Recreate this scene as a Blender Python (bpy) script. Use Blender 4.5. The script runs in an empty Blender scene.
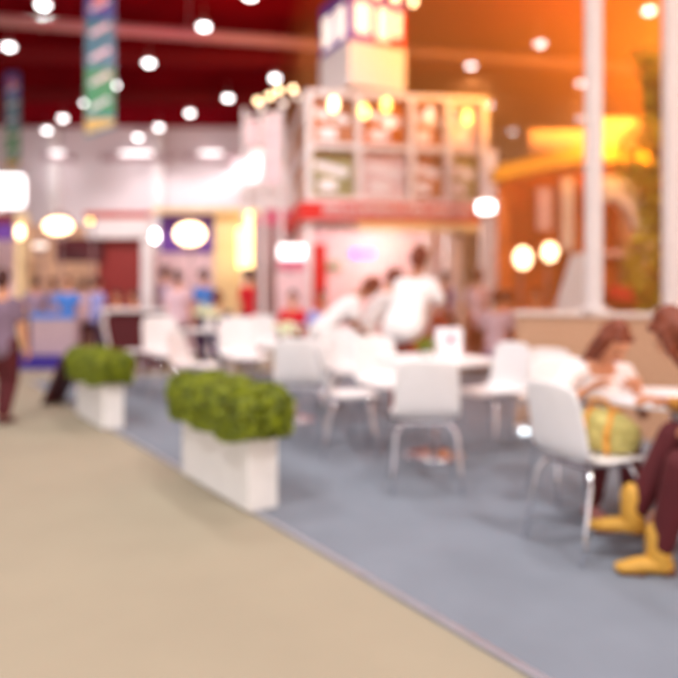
import bpy, bmesh, math, random
from mathutils import Vector, Matrix
random.seed(7)
C = bpy.context.scene.collection
PI = math.pi
F = 700.0; H = 294.0; HC = 1.25          # focal length in px, horizon row, camera height

# ------------------------------------------------------------ camera
cam_d = bpy.data.cameras.new('camera'); cam = bpy.data.objects.new('camera', cam_d); C.objects.link(cam)
cam.location = (0, 0, HC); cam.rotation_euler = (PI/2, 0, 0)
cam_d.sensor_width = 36; cam_d.lens = 36*F/678.0; cam_d.shift_y = -(339-H)/678.0
cam_d.dof.use_dof = True; cam_d.dof.focus_distance = 1.2; cam_d.dof.aperture_fstop = 1.45
bpy.context.scene.camera = cam
sc = bpy.context.scene
sc.view_settings.view_transform = 'Standard'; sc.view_settings.look = 'None'
sc.view_settings.gamma = 1; sc.view_settings.use_curve_mapping = False
sc.view_settings.exposure = 0.12
sc.cycles.use_denoising = True
sc.cycles.sample_clamp_indirect = 6
sc.cycles.max_bounces = 6

def lin(c):
    return tuple((v/255/12.92 if v/255 <= .04045 else ((v/255+.055)/1.055)**2.4) for v in c)

# ------------------------------------------------------------ world: open hall sides, warm low light from the right
w = bpy.data.worlds.new('hall_surroundings'); sc.world = w; w.use_nodes = True
nt = w.node_tree; nt.nodes.clear()
tc = nt.nodes.new('ShaderNodeTexCoord'); dt = nt.nodes.new('ShaderNodeVectorMath'); dt.operation = 'DOT_PRODUCT'
dt.inputs[1].default_value = Vector((0.93, 0.30, 0.20)).normalized()
rmp = nt.nodes.new('ShaderNodeValToRGB'); bg = nt.nodes.new('ShaderNodeBackground'); out = nt.nodes.new('ShaderNodeOutputWorld')
mr = nt.nodes.new('ShaderNodeMapRange'); mr.inputs['From Min'].default_value = -1; mr.inputs['From Max'].default_value = 1
nt.links.new(tc.outputs['Generated'], dt.inputs[0]); nt.links.new(dt.outputs['Value'], mr.inputs['Value'])
nt.links.new(mr.outputs['Result'], rmp.inputs['Fac']); nt.links.new(rmp.outputs['Color'], bg.inputs['Color']); nt.links.new(bg.outputs[0], out.inputs[0])
e = rmp.color_ramp.elements
e[0].position = 0.0; e[0].color = (0.90, 0.82, 0.84, 1)
e[1].position = 1.0; e[1].color = (1.9, 0.85, 0.28, 1)
m_ = rmp.color_ramp.elements.new(0.62); m_.color = (1.0, 0.86, 0.80, 1)
bg.inputs['Strength'].default_value = 1.3

def light(name, typ, loc, energy, color, size=.5, rot=(0,0,0), spot=2.4, blend=.6):
    d = bpy.data.lights.new(name, typ); o = bpy.data.objects.new(name, d); C.objects.link(o)
    o.location = loc; o.rotation_euler = rot; d.energy = energy; d.color = color
    if typ == 'AREA': d.size = size
    elif typ == 'SUN': d.angle = size
    else: d.shadow_soft_size = size
    if typ == 'SPOT': d.spot_size = spot; d.spot_blend = blend
    return o
# added fill lamps above and behind the visitor, out of view, continuing the hall rows
for (x, y) in [(-3, -1), (3, -1), (-4, 4.5), (1.5, 4.5), (6, 4.5), (-7, 9), (-1, 8.5)]:
    light('hall_fill_lamp', 'SPOT', (x, y, 8.6), 1400 if y < 0 else 560, (1.0, .96, .96), .45)
# added unseen orange lights on the right, making the warm veil and ceiling glow
light('orange_fill_light', 'SPOT', (5.6, 9.5, 3.4), 13000, (1.0, .42, .05), .5, (math.radians(140), 0, math.radians(12)), 1.9, 1.0)
light('orange_fill_light', 'SPOT', (9.2, 16.0, 5.0), 14000, (1.0, .40, .06), .5, (math.radians(165), 0, math.radians(40)), 2.1, 1.0)
light('orange_fill_light', 'SPOT', (6.0, 6.0, 4.0), 1500, (1.0, .55, .22), .5, (math.radians(95), 0, math.radians(5)), 2.0, 1.0)
light('warm_fill_light', 'SPOT', (4.6, .8, 5.6), 260, (1, .62, .34), .4, (math.radians(55), 0, math.radians(8)), 1.5, 1.0)  # added unseen light that warms the white posts and partition
light('red_fill_light', 'SPOT', (-4, 15.0, 5.5), 1000, (1.0, .14, .18), .5, (math.radians(150), 0, 0), 2.8, 1.0)  # added red light that lifts the ceiling towards maroon

light('booth_fill_light', 'SPOT', (.2, 8.8, 7.2), 600, (1, .90, .86), .4, (math.radians(48), 0, 0), 1.5, 1.0)  # this and the next: unseen lights added to brighten the booth fronts
light('booth_fill_light', 'SPOT', (-5, 8.8, 7.2), 900, (1, .90, .92), .4, (math.radians(52), 0, 0), 1.7, 1.0)
light('booth_fill_light', 'POINT', (1.0, 14.0, 2.3), 90, (1, .88, .82), .15)  # light added inside the booth to brighten its back wall
# ------------------------------------------------------------ materials
MATS = {}
def mat(name, col, rough=.6, metal=0, var=.06, scale=8, bump=0.0, emit=0, coat=0, col2=None):
    if name in MATS: return MATS[name]
    m = bpy.data.materials.new(name); m.use_nodes = True; n = m.node_tree.nodes; l = m.node_tree.links
    b = n['Principled BSDF']; c = lin(col)
    if name in ('dark_red_ceiling', 'ceiling_beam_paint'): b.inputs['Specular IOR Level'].default_value = 0
    b.inputs['Roughness'].default_value = rough; b.inputs['Metallic'].default_value = metal
    if coat: b.inputs['Coat Weight'].default_value = coat
    t = n.new('ShaderNodeTexCoord'); no = n.new('ShaderNodeTexNoise'); no.inputs['Scale'].default_value = scale; no.inputs['Detail'].default_value = 4
    l.new(t.outputs['Object'], no.inputs['Vector'])
    r = n.new('ShaderNodeValToRGB'); l.new(no.outputs['Fac'], r.inputs['Fac'])
    r.color_ramp.elements[0].position = .35; r.color_ramp.elements[1].position = .65
    c2 = lin(col2) if col2 else tuple(min(1, v*(1+var)) for v in c)
    r.color_ramp.elements[0].color = (*(tuple(v*(1-var) for v in c)), 1); r.color_ramp.elements[1].color = (*c2, 1)
    l.new(r.outputs['Color'], b.inputs['Base Color'])
    if bump:
        bp = n.new('ShaderNodeBump'); bp.inputs['Strength'].default_value = bump; bp.inputs['Distance'].default_value = .01
        n2 = n.new('ShaderNodeTexNoise'); n2.inputs['Scale'].default_value = scale*12; l.new(t.outputs['Object'], n2.inputs['Vector'])
        l.new(n2.outputs['Fac'], bp.inputs['Height']); l.new(bp.outputs['Normal'], b.inputs['Normal'])
    if emit:
        b.inputs['Emission Color'].default_value = (*c, 1); b.inputs['Emission Strength'].default_value = emit
    MATS[name] = m; return m
M = dict(
 white=mat('white_plastic', (238,236,236), .35, var=.02),
 paint=mat('white_paint', (232,226,226), .6, var=.03),
 chrome=mat('chrome', (225,225,230), .12, 1, var=.02),
 planter=mat('white_planter', (232,232,230), .5, var=.02),
 aisle=mat('beige_aisle_floor', (160,150,128), .75, var=.04, scale=1.2, bump=.05),
 carpet=mat('grey_carpet', (124,132,143), .95, var=.05, scale=2.5, bump=.3),
 trimm=mat('edge_trim_metal', (175,178,190), .35, .6, var=.05),
 ceil=mat('dark_red_ceiling', (108,10,20), 1.0, var=.18, scale=.5),
 beam=mat('ceiling_beam_paint', (120,34,38), .6, var=.08),
 duct=mat('pale_duct', (160,128,128), .5, var=.05),
 wallw=mat('pale_hall_wall', (226,216,220), .8, var=.04, scale=.3),
 tan=mat('tan_partition', (206,164,132), .7, var=.05, scale=1.5),
 ledge=mat('ledge_white', (240,225,215), .5),
 leaf=mat('box_hedge_leaf', (104,118,6), .6, var=.35, scale=14, col2=(146,158,10)),
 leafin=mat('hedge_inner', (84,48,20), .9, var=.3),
 soil=mat('soil', (70,45,30), .9),
 red=mat('red_panel', (214,38,28), .5), orangered=mat('orange_red_panel', (190,62,36), .5),
 brown=mat('red_brown_panel', (140,38,32), .6), screen=mat('dark_screen', (84,12,22), .3),
 purple=mat('purple_panel', (116,66,168), .6), blue=mat('blue_platform', (52,30,140), .6),
 cream=mat('cream_panel', (245,215,160), .6), yellow=mat('yellow_fascia', (240,170,20), .5),
 orange=mat('orange_wall', (205,108,34), .7, var=.15, scale=2),
 pink=mat('pale_pink_panel', (232,200,205), .6), grey=mat('warm_grey_panel', (186,160,165), .6),
 skin=mat('skin', (214,150,112), .5, var=.03), skind=mat('skin_tanned', (176,112,76), .5, var=.03),
 hairb=mat('brown_hair', (120,52,22), .5, var=.2, scale=30), hairk=mat('dark_hair', (66,24,20), .5, var=.2, scale=30),
 tshirt=mat('white_shirt', (240,234,232), .8), lav=mat('lavender_shirt', (150,128,150), .8), maroon=mat('maroon_trousers', (84,16,24), .8, var=.1),
 redshirt=mat('red_shirt', (208,20,38), .8), blueshirt=mat('blue_shirt', (70,130,215), .8), paleblue=mat('pale_blue_shirt', (160,165,225), .8),
 mauve=mat('mauve_shirt', (128,106,126), .8), navy=mat('navy_trousers', (60,24,70), .8), pinksh=mat('pale_pink_shirt', (222,190,200), .8), brownc=mat('brown_jacket', (160,70,40), .8),
 mustard=mat('mustard_jacket', (218,158,72), .8), boot=mat('tan_boot', (206,156,60), .6, var=.1), shoe=mat('dark_shoe', (80,30,30), .5),
 rose=mat('rose_shoe', (170,100,95), .5), sole=mat('boot_sole', (110,60,30), .7), eye=mat('eye_dark', (40,20,16), .3), lip=mat('lip', (190,90,80), .5),
 lamp=mat('lamp_glow', (255,250,250), .5, emit=8), lamph=mat('lamp_housing', (150,120,120), .5),
 warm=mat('warm_lamp_glow', (255,222,170), .5, emit=6), box=mat('lightbox_glow', (255,250,250), .5, emit=1.7),
 tube=mat('tube_glow', (255,225,150), .5, emit=3.5), violet=mat('violet_sign_glow', (140,96,255), .5, emit=1.2), letter=mat('lit_letter_glow', (255,240,225), .5, emit=.9),
 yglow=mat('yellow_spot_glow', (255,226,120), .5, emit=4), floorglint=mat('floor_glint_glow', (235,248,255), .5, emit=5),
 foliage=mat('tree_leaf', (205,170,24), .6, var=.4, scale=6, col2=(235,200,50)), bark=mat('bark', (120,80,50), .9),
 paper=mat('paper', (245,243,248), .7), teal=mat('teal_print', (90,150,170), .6), green=mat('green_print', (90,170,120), .6), bluep=mat('blue_print', (90,110,190), .6),
 pinkp=mat('pink_print', (225,120,150), .6), bannery=mat('yellow_print', (235,200,120), .6), flower=mat('pale_flower', (222,226,190), .7, var=.15, scale=30),
 bagm=mat('olive_bag', (184,170,92), .7, var=.25, scale=18, col2=(206,196,120)), strap=mat('orange_strap', (222,150,50), .6),
 dark=mat('dark_board', (76,26,28), .6), olive=mat('olive_poster', (170,160,110), .6, var=.3, scale=3), tealpost=mat('brown_poster', (190,120,80), .6, var=.3, scale=3),
 greyg=mat('grey_green_box', (150,150,120), .6), glassy=mat('pale_glass_panel', (225,205,205), .15),
)

# ------------------------------------------------------------ helpers
def bm_(): return bmesh.new()
def box(bm, c, s, rz=0, rx=0, ry=0, bev=0):
    r = bmesh.ops.create_cube(bm, size=1)
    mx = Matrix.Translation(c) @ Matrix.Rotation(rz,4,'Z') @ Matrix.Rotation(ry,4,'Y') @ Matrix.Rotation(rx,4,'X') @ Matrix.Diagonal((*s,1))
    bmesh.ops.transform(bm, matrix=mx, verts=r['verts'])
    if bev:
        ed = list({e for v in r['verts'] for e in v.link_edges})
        bmesh.ops.bevel(bm, geom=ed, offset=bev, segments=3, profile=.5, affect='EDGES')
    return bm
def loft(bm, pts, rad, side=None, n=12, caps=True):
    pts = [Vector(p) for p in pts]
    rad = [(r, r) if not isinstance(r, (tuple, list)) else r for r in rad]
    if caps:      # rounded ends
        d0 = (pts[0]-pts[1]).normalized(); d1 = (pts[-1]-pts[-2]).normalized()
        r0, r1 = rad[0], rad[-1]; a, b = min(r0), min(r1)
        pts = [pts[0]+d0*a*.95, pts[0]+d0*a*.7] + pts + [pts[-1]+d1*b*.7, pts[-1]+d1*b*.95]
        rad = [(r0[0]*.3, r0[1]*.3), (r0[0]*.72, r0[1]*.72)] + rad + [(r1[0]*.72, r1[1]*.72), (r1[0]*.3, r1[1]*.3)]
    rings = []
    prev = None
    for i, p in enumerate(pts):
        t = (pts[min(i+1, len(pts)-1)] - pts[max(i-1, 0)]).normalized()
        if side is not None: s = Vector(side)
        elif prev is not None: s = prev
        else: s = Vector((1,0,0)) if abs(t.x) < .8 else Vector((0,1,0))
        s = (s - t*s.dot(t)); s = s.normalized() if s.length > 1e-5 else t.orthogonal().normalized()
        prev = s; q = t.cross(s)
        rings.append([bm.verts.new(p + s*math.cos(2*PI*k/n)*rad[i][0] + q*math.sin(2*PI*k/n)*rad[i][1]) for k in range(n)])
    for a, b in zip(rings, rings[1:]):
        for k in range(n): bm.faces.new((a[k], a[(k+1)%n], b[(k+1)%n], b[k]))
    bm.faces.new(rings[0][::-1]); bm.faces.new(rings[-1])
    return bm
def cyl(bm, a, b, r, r2=None, n=16): return loft(bm, [a, b], [r, r if r2 is None else r2], n=n, caps=False)
def ball(bm, c, r, n=14):
    r = (r, r, r) if not isinstance(r, (tuple, list)) else r
    g = bmesh.ops.create_uvsphere(bm, u_segments=n, v_segments=max(6, n//2+1), radius=1)
    bmesh.ops.transform(bm, matrix=Matrix.Translation(c) @ Matrix.Diagonal((*r,1)), verts=g['verts']); return bm
def prism(bm, poly, thick, axis='Y'):
    # polygon given in (x, z), extruded in y by thick
    f = [bm.verts.new((p[0], 0, p[1])) for p in poly]; g = [bm.verts.new((p[0], thick, p[1])) for p in poly]
    bm.faces.new(f); bm.faces.new(g[::-1]); n = len(poly)
    for i in range(n): bm.faces.new((f[i], g[i], g[(i+1)%n], f[(i+1)%n]))
    return bm
def obj(name, bm, m, parent=None, smooth=False, label=None, loc=None, rz=0):
    bmesh.ops.recalc_face_normals(bm, faces=bm.faces[:])
    me = bpy.data.meshes.new(name); bm.to_mesh(me); bm.free()
    if smooth:
        for p in me.polygons: p.use_smooth = True
    for mm in (m if isinstance(m, list) else [m]): me.materials.append(mm)
    o = bpy.data.objects.new(name, me); C.objects.link(o)
    if parent: o.parent = parent
    if loc: o.location = loc; o.rotation_euler.z = rz
    if label: o['label'] = label
    return o
def tag(o, label, cat, group=None, kind=None):
    o['label'] = label; o['category'] = cat
    if group: o['group'] = group
    if kind: o['kind'] = kind
    return o
def thing(name, label, cat, loc, rz=0, group=None, scale=1):
    o = bpy.data.objects.new(name, None); C.objects.link(o); o.location = loc; o.rotation_euler.z = rz; o.scale = (scale,)*3
    o.empty_display_size = .1
    return tag(o, label, cat, group)
def struct(name, bm, m, **k):
    o = obj(name, bm, m, **k); o['kind'] = 'structure'; return o
def dup(root, loc, rz, label, group=None, scale=None):
    r = root.copy(); C.objects.link(r); r.location = loc; r.rotation_euler = (0,0,rz); r['label'] = label
    if group: r['group'] = group
    if scale: r.scale = (scale,)*3
    for ch in list(root.children):
        c = ch.copy(); C.objects.link(c); c.parent = r
        for g in ch.children:
            d = g.copy(); C.objects.link(d); d.parent = c
    return r
def W(px, py, Y): return Vector(((px-339)/F*Y, Y, HC-(py-H)/F*Y))

# added orange-tinted volume imitating the flare veil, shaped to thicken rightwards
hb = bm_()
hv = [[hb.verts.new((x, y, z)) for (x, y) in ((1.9, 2.6), (24, 2.6), (24, 35.4), (-4.2, 35.4))] for z in (.03, 9.75)]
hb.faces.new(hv[0][::-1]); hb.faces.new(hv[1]); [hb.faces.new((hv[0][i], hv[0][(i+1)%4], hv[1][(i+1)%4], hv[1][i])) for i in range(4)]; hz = obj('flare_haze', hb, M['white']); hz.data.materials.clear()
hm = bpy.data.materials.new('flare_haze'); hm.use_nodes = True; hn = hm.node_tree; hn.nodes.clear()
vs = hn.nodes.new('ShaderNodeVolumeScatter'); vs.inputs['Density'].default_value = .056; vs.inputs['Color'].default_value = (1.0, .40, .12, 1); vs.inputs['Anisotropy'].default_value = .2
ho = hn.nodes.new('ShaderNodeOutputMaterial'); va = hn.nodes.new('ShaderNodeVolumeAbsorption'); va.inputs['Density'].default_value = .056; va.inputs['Color'].default_value = (1.0, .40, .12, 1); ad = hn.nodes.new('ShaderNodeAddShader'); hn.links.new(vs.outputs[0], ad.inputs[0]); hn.links.new(va.outputs[0], ad.inputs[1]); hn.links.new(ad.outputs[0], ho.inputs['Volume']); hz.data.materials.append(hm)
tag(hz, 'added warm haze imitating the orange flare over the right and back of the hall', 'haze', kind='stuff')
# ------------------------------------------------------------ setting
b = bm_(); box(b, (0, 17, -.05), (60, 46, .1)); struct('floor', b, M['aisle'])
u = Vector((-.548, .837, 0)); E0 = Vector((.655, 2.28, 0)) - u*4.0; E1 = Vector((.655, 2.28, 0)) + u*9.2
b = bm_(); v = [b.verts.new(p) for p in [(E0.x, E0.y, .0), (E1.x, E1.y, .0), (-4.38+1.5, 10.6, .0), (9, 12.5, 0), (9, E0.y, 0)]]
f = b.faces.new(v); r = bmesh.ops.extrude_face_region(b, geom=[f]); bmesh.ops.translate(b, verts=[x for x in r['geom'] if isinstance(x, bmesh.types.BMVert)], vec=(0,0,.012))
carpet = struct('trim_1', b, M['carpet']); carpet.name = 'floor_carpet'
b = bm_(); mid = (E0+E1)/2; box(b, (mid.x-.012, mid.y-.008, .009), ((E1-E0).length, .035, .018), rz=math.atan2(u.y, u.x), bev=.004); struct('trim_1', b, M['trimm'])
b = bm_(); box(b, (0, 16, 9.9), (60, 42, .2)); struct('ceiling', b, M['ceil'])
b = bm_(); box(b, (0, 36, 5), (60, .3, 10)); struct('wall_back', b, M['wallw'])
for i, X in enumerate((-14.5, -9.2, -4.2, 3, 9, 15)):
    b = bm_(); box(b, (X, 35.7, 4.9), (.5, .4, 9.8)); struct('trim_%d' % (i+2), b, M['paint'])
for i, y in enumerate((13, 17.5, 25, 30)):
    b = bm_(); box(b, (0, y, 9.55), (44, .28, .5), rz=.06)
    tag(obj('ceiling_beam', b, M['beam']), ['dark ceiling beam nearest the camera, above the picture centre', 'ceiling beam just in front of the pale duct', 'ceiling beam just behind the pale duct', 'farthest ceiling beam, near the back wall'][i], 'beam', 'ceiling beams')
b = bm_(); cyl(b, (-12, 17.9, 8.5), (14, 23.5, 8.5), .16, n=20)
for k in range(14): t = k/13; cyl(b, (-12+26*t-.04, 17.9+5.6*t, 8.5), (-12+26*t+.04, 17.9+5.6*t, 8.5), .185, n=20)
for k in range(5):
    t = (k+.5)/5; cyl(b, (-12+26*t, 17.9+5.6*t, 8.6), (-12+26*t, 17.9+5.6*t, 9.85), .02, n=8)
tag(obj('air_duct', b, M['duct'], smooth=False), 'long pale round duct hanging across the dark red ceiling', 'duct')
# grey upper vent slots of the back wall
for i, (px, wd) in enumerate(((60, 1.5), (138, 3.6), (212, 2.6))):
    p = W(px, 157, 35.8); t = thing('wall_lamp', ['wide wall washer lamp on the far wall behind the small banner', 'wide wall washer lamp on the far wall right of the large banner', 'wide wall washer lamp on the far wall left of the booth bulbs'][i], 'lamp', (p.x, 35.45, p.z), 0, 'washer lamps on the far wall')
    b = bm_(); box(b, (0, .1, -.12), (wd, .3, .3), bev=.03); obj('housing', b, M['grey'], t)
    b = bm_(); box(b, (0, 0, .12), (wd*.45, .25, .18), bev=.04); obj('lamp_tube', b, M['box'], t)
    light('wall_wash', 'POINT', (p.x, 34.3, p.z-.9), 55, (1,.93,.94), .5)

# ------------------------------------------------------------ ceiling lamps
def make_lamp():
    t = thing('ceiling_lamp', '', 'ceiling lamp', (0,0,9.1))
    b = bm_(); cyl(b, (0,0,.06), (0,0,.26), .22, .10, n=20); cyl(b, (0,0,.26), (0,0,.72), .015, n=8); obj('housing', b, M['lamph'], t)
    b = bm_(); ball(b, (0,0,.03), (.16,.16,.08), 16); obj('lens', b, M['lamp'], t, smooth=True)
    return t
LP = [(43,6),(9,48),(204,28),(149,64),(250,-3),(275,79),(114,86),(86,104),(63,119),(47,131),(228,99),(190,114),(159,128),(138,138),(249,136),(540,45),(471,67),(649,12),(581,84),(489,106),(580,119),(513,132)]
LL = ['round ceiling lamp at the top left corner', 'round ceiling lamp at the left edge above the small banner', 'round ceiling lamp high between large banner and tower sign', 'round ceiling lamp right of the large banner, near the duct', 'round ceiling lamp cut by the top edge left of the tower sign',
 'round ceiling lamp just above the booth bulbs', 'round ceiling lamp at the right edge of the large banner', 'round ceiling lamp at the left edge of the large banner', 'second farthest round lamp of the row left of the large banner', 'farthest round lamp of the row left of the large banner',
 'nearest round lamp of the short row running to the back wall', 'middle round lamp of the short row running to the back wall', 'third round lamp of the short row running to the back wall', 'farthest round lamp of the short row, by the back wall', 'low round ceiling lamp left of the booth bulbs',
 'round ceiling lamp high between tower sign and left white post', 'round ceiling lamp close right of the tower sign', 'round ceiling lamp at the top right between the white posts', 'upper round lamp touching the left white post', 'upper one of the two small lamps above the orange booth',
 'lower round lamp touching the left white post', 'lower one of the two small lamps above the orange booth']
lamp0 = make_lamp()
for i, (px, py) in enumerate(LP):
    Y = min(34.6, F*(9.1-HC)/(H-py)); X = (px-339)/F*Y; z = HC-(py-H)/F*Y
    o = lamp0 if i == 0 else dup(lamp0, (0,0,0), 0, '')
    o.location = (X, Y, z); o['label'] = LL[i]; o['group'] = 'round ceiling lamps'
    if i % 2 == 0: light('ceiling_lamp_light', 'SPOT', (X, Y, z-.15), 700, (1,.90,.90), .2)

# ------------------------------------------------------------ banners
def banner(px0, px1, ptop, pbot, Y, label):
    a = W(px0, ptop, Y); c = W(px1, pbot, Y); wd = c.x-a.x; ht = a.z-c.z; t = thing('hanging_banner', label, 'banner', (a.x, Y, c.z), 0, 'hanging banners')
    def strip(z0, z1, m, name, y=0, x0=0, x1=None, parent=t, sl=0):
        b = bm_(); x1 = wd if x1 is None else x1
        prism(b, [(x0, z0), (x1, z0+sl), (x1, z1), (x0, z1)], .02); o = obj(name, b, m, parent); o.location.y = y; return o
    strip(0, ht, M['teal'], 'cloth', sl=.32*wd)
    strip(.02*ht, .11*ht, M['bannery'], 'yellow_hem', -.012, .02*wd, .98*wd, sl=.3*wd)
    strip(.12*ht+.1*wd, .42*ht, M['green'], 'green_field', -.010, .02*wd, .98*wd)
    strip(.72*ht, .99*ht, M['bluep'], 'blue_field', -.010, .02*wd, .98*wd)
    for k in range(5):
        b = bm_(); box(b, (wd*.5, -.02, ht*(.2+.15*k)), (wd*.75, .01, ht*.028), ry=-.5); obj('white_print', b, M['paper'], t)
    b = bm_(); ball(b, (wd*.5, -.015, ht*.85), (wd*.26, .012, wd*.4), 16); obj('pink_print', b, M['pinkp'], t)
    b = bm_(); cyl(b, (-.03, .01, ht), (wd+.03, .01, ht), .02); cyl(b, (wd*.1, .01, ht), (wd*.1, .01, 9.8-c.z), .008, n=6); cyl(b, (wd*.9, .01, ht), (wd*.9, .01, 9.8-c.z), .008, n=6); obj('rod', b, M['paint'], t)
banner(85, 115, -28, 137, 15, 'large blue and green banner with yellow hem hanging from the ceiling')
banner(5, 20, 68, 172, 27, 'small far blue and green banner hanging at the left')

# ------------------------------------------------------------ text-like strokes
def strokes(bm, x0, x1, z, h, y, depth=.02, gap=.35, seed=1, th=.22):
    rnd = random.Random(seed); x = x0
    while x < x1-h*.5:
        wd = h*rnd.uniform(.55, .8); s = h*th
        box(bm, (x+s/2, y, z), (s, depth, h))
        k = rnd.randint(0, 3)
        if k in (0, 1): box(bm, (x+wd-s/2, y, z), (s, depth, h))
        if k in (0, 2): box(bm, (x+wd/2, y, z+h/2-s/2), (wd, depth, s))
        if k in (1, 2, 3): box(bm, (x+wd/2, y, z), (wd, depth, s))
        if k in (2, 3): box(bm, (x+wd/2, y, z-h/2+s/2), (wd, depth, s))
        x += wd + h*gap*.5
        if rnd.random() < .15: x += h*.4

# ------------------------------------------------------------ central two-storey booth
TH = math.radians(9)
bo = thing('exhibition_booth', 'two storey white framed booth with red fascia in the middle', 'booth', (-.60, 13, 0), TH)
WB = 3.42; DB = 3.6
zf0, zf1 = 2.62, 2.95; ztop = 5.05
def part(name, m, fn, parent=bo, label=None, smooth=False):
    b = bm_(); fn(b); return obj(name, b, m, parent, smooth=smooth, label=label)
for (x, y) in [(0,0),(.95,0),(1.98,0),(2.7,0),(WB,0),(0,DB),(WB,DB)]:
    lo = zf1 if x in (.95, 1.98) else 0
    part('post', M['paint'], lambda b: box(b, (x+.04, y+.04, (lo+ztop)/2), (.13, .13, ztop-lo), bev=.01))
part('upper_floor', M['paint'], lambda b: box(b, (WB/2, DB/2, 2.87), (WB-.1, DB-.1, .14)))
fa = part('fascia', M['red'], lambda b: (box(b, (WB/2+.02, -.09, (zf0+zf1)/2), (WB+.3, .08, zf1-zf0)), box(b, (-.12, DB/2, (zf0+zf1)/2), (.08, DB, zf1-zf0))))
part('lettering', M['paint'], lambda b: strokes(b, .3, WB-.2, (zf0+zf1)/2+.02, .17, -.14, seed=3), fa, label='white lettering on red')
part('lower_trim', M['cream'], lambda b: box(b, (WB/2+.5, -.07, zf0-.09), (WB-.9, .06, .17)))
for z in (3.02, 4.02, 5.0): part('rail', M['paint'], lambda b: (box(b, (WB/2+.04, .04, z), (WB, .11, .1)), box(b, (.04, DB/2, z), (.1, DB, .1))))
part('back_wall', M['pink'], lambda b: box(b, (WB/2, DB*.55, 1.32), (WB-.1, .08, 2.6)))
part('side_wall', M['pink'], lambda b: box(b, (.06, DB*.62, 1.32), (.08, DB*.7, 2.6)))
part('red_column', M['red'], lambda b: box(b, (.25, .25, 1.35), (.3, .1, 1.7)))
part('floor_plinth', M['pink'], lambda b: box(b, (WB/2, DB/2, .05), (WB+.1, DB+.1, .08)))
# upper storey posters and frames
posters = [(.08,.93,3.1,3.95,'olive'),(.08,.93,4.08,4.95,'tealpost'),(1.05,1.96,4.08,4.95,'orange'),(2.08,2.68,3.1,3.95,'tealpost'),(2.8,3.4,3.1,3.95,'olive'),(2.08,2.68,4.08,4.95,'tealpost'),(2.8,3.4,4.08,4.95,'pink'),(1.05,1.96,3.1,3.95,'pink')]
for (x0,x1,z0,z1,mm) in posters:
    p = part('poster', M[mm], lambda b: box(b, ((x0+x1)/2, .25, (z0+z1)/2), (x1-x0-.02, .04, z1-z0)))
    part('picture', M['paper'], lambda b: (box(b, ((x0+x1)/2, .22, z0+.62*(z1-z0)), ((x1-x0)*.75, .02, .16), ry=.25), box(b, ((x0+x1)/2-.08, .22, z0+.25*(z1-z0)), ((x1-x0)*.4, .02, .22))), p, label='pale shapes on the poster')
part('railing', M['paint'], lambda b: [cyl(b, (1.08+.11*k, .12, 3.08), (1.08+.11*k, .12, 3.75), .014, n=6) for k in range(8)])
for (x, z, g) in [(.5,4.85,'warm'),(1.08,4.75,'yglow'),(1.5,4.88,'yglow'),(1.56,4.55,'letter'),(2.35,4.75,'letter'),(3.1,4.72,'yglow')]:
    sp = part('spot_lamp', M['lamph'], lambda b: (cyl(b, (x, .2, z), (x, -.02, z-.06), .05, .08), cyl(b, (x, .12, z), (x, .12, 5.0), .012, n=6)))
    part('glow', M[g], lambda b: ball(b, (x, -.04, z-.07), (.085,.04,.13)), sp)
part('wall_sign', M['violet'], lambda b: box(b, (1.42, DB*.53-.03, 2.12), (.5, .05, .16), bev=.02), label='glowing violet sign')
part('notice_box', M['greyg'], lambda b: box(b, (.72, DB*.53-.05, 1.85), (.42, .1, .2), bev=.02))
dr = part('glass_door', M['glassy'], lambda b: box(b, (2.78, .5, 1.2), (.62, .03, 2.3)))
part('door_frame', M['paint'], lambda b: (box(b, (2.45, .5, 1.2), (.1, .08, 2.4)), box(b, (3.12, .5, 1.2), (.1, .08, 2.4)), box(b, (2.78, .5, 2.38), (.75, .08, .1))), dr)
part('cabinet', M['pink'], lambda b: box(b, (.95, DB*.4, .55), (1.2, .4, 1.0), bev=.02))
# lit box sign on booth side
p = W(292, 252, 12.6)
t = thing('lightbox_sign', 'rounded white lightbox over purple panel left of booth corner', 'sign', (p.x, 12.6, 0), .1)
b = bm_(); box(b, (0, 0, p.z), (.5, .1, .27), bev=.04); obj('lit_face', b, M['box'], t)
b = bm_(); box(b, (0, 0, p.z-.24), (.5, .08, .16)); obj('purple_strip', b, M['pinkp'], t)
b = bm_(); box(b, (0, 0, (p.z-.36)/2), (.56, .08, p.z-.38)); obj('stand_panel', b, M['pink'], t)

# tower sign above the booth
tw = thing('tower_sign', 'square tower sign with white base and lit letters above the booth', 'sign', (.74, 13.35, 5.16), math.radians(28))
part('white_base', M['paint'], lambda b: box(b, (0, .62, .42), (1.25, 1.25, .84), bev=.01), tw)
tp = part('printed_top', M['purple'], lambda b: box(b, (0, .62, 1.35), (1.23, 1.23, 1.0)), tw)
part('red_field', M['red'], lambda b: box(b, (.25, 0, 1.2), (.7, .02, .7)), tp)
part('lit_letters', M['letter'], lambda b: (box(b, (-.35, -.03, 1.28), (.34, .05, .56), bev=.02), box(b, (.1, -.03, 1.24), (.3, .05, .6), bev=.02), box(b, (.42, -.03, 1.28), (.16, .05, .5), bev=.02), box(b, (-.65, .3, 1.25), (.05, .34, .6), bev=.02), box(b, (-.65, .85, 1.25), (.05, .34, .6), bev=.02)), tp, label='blurred white lit letters')
for k in range(4):
    lx = part('top_lamp', M['lamph'], lambda b: cyl(b, (-.55+.4*k, -.2, 1.72), (-.55+.4*k, .1, 1.72), .02, n=8), tw)
    part('bulb', M['warm'], lambda b: ball(b, (-.55+.4*k, -.24, 1.7), .07), lx)
part('hanger', M['paint'], lambda b: (box(b, (0, .62, 1.95), (.06, .06, .3)), cyl(b, (0, .62, 2.0), (0, .62, 4.7), .015, n=6)), tw)

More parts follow.
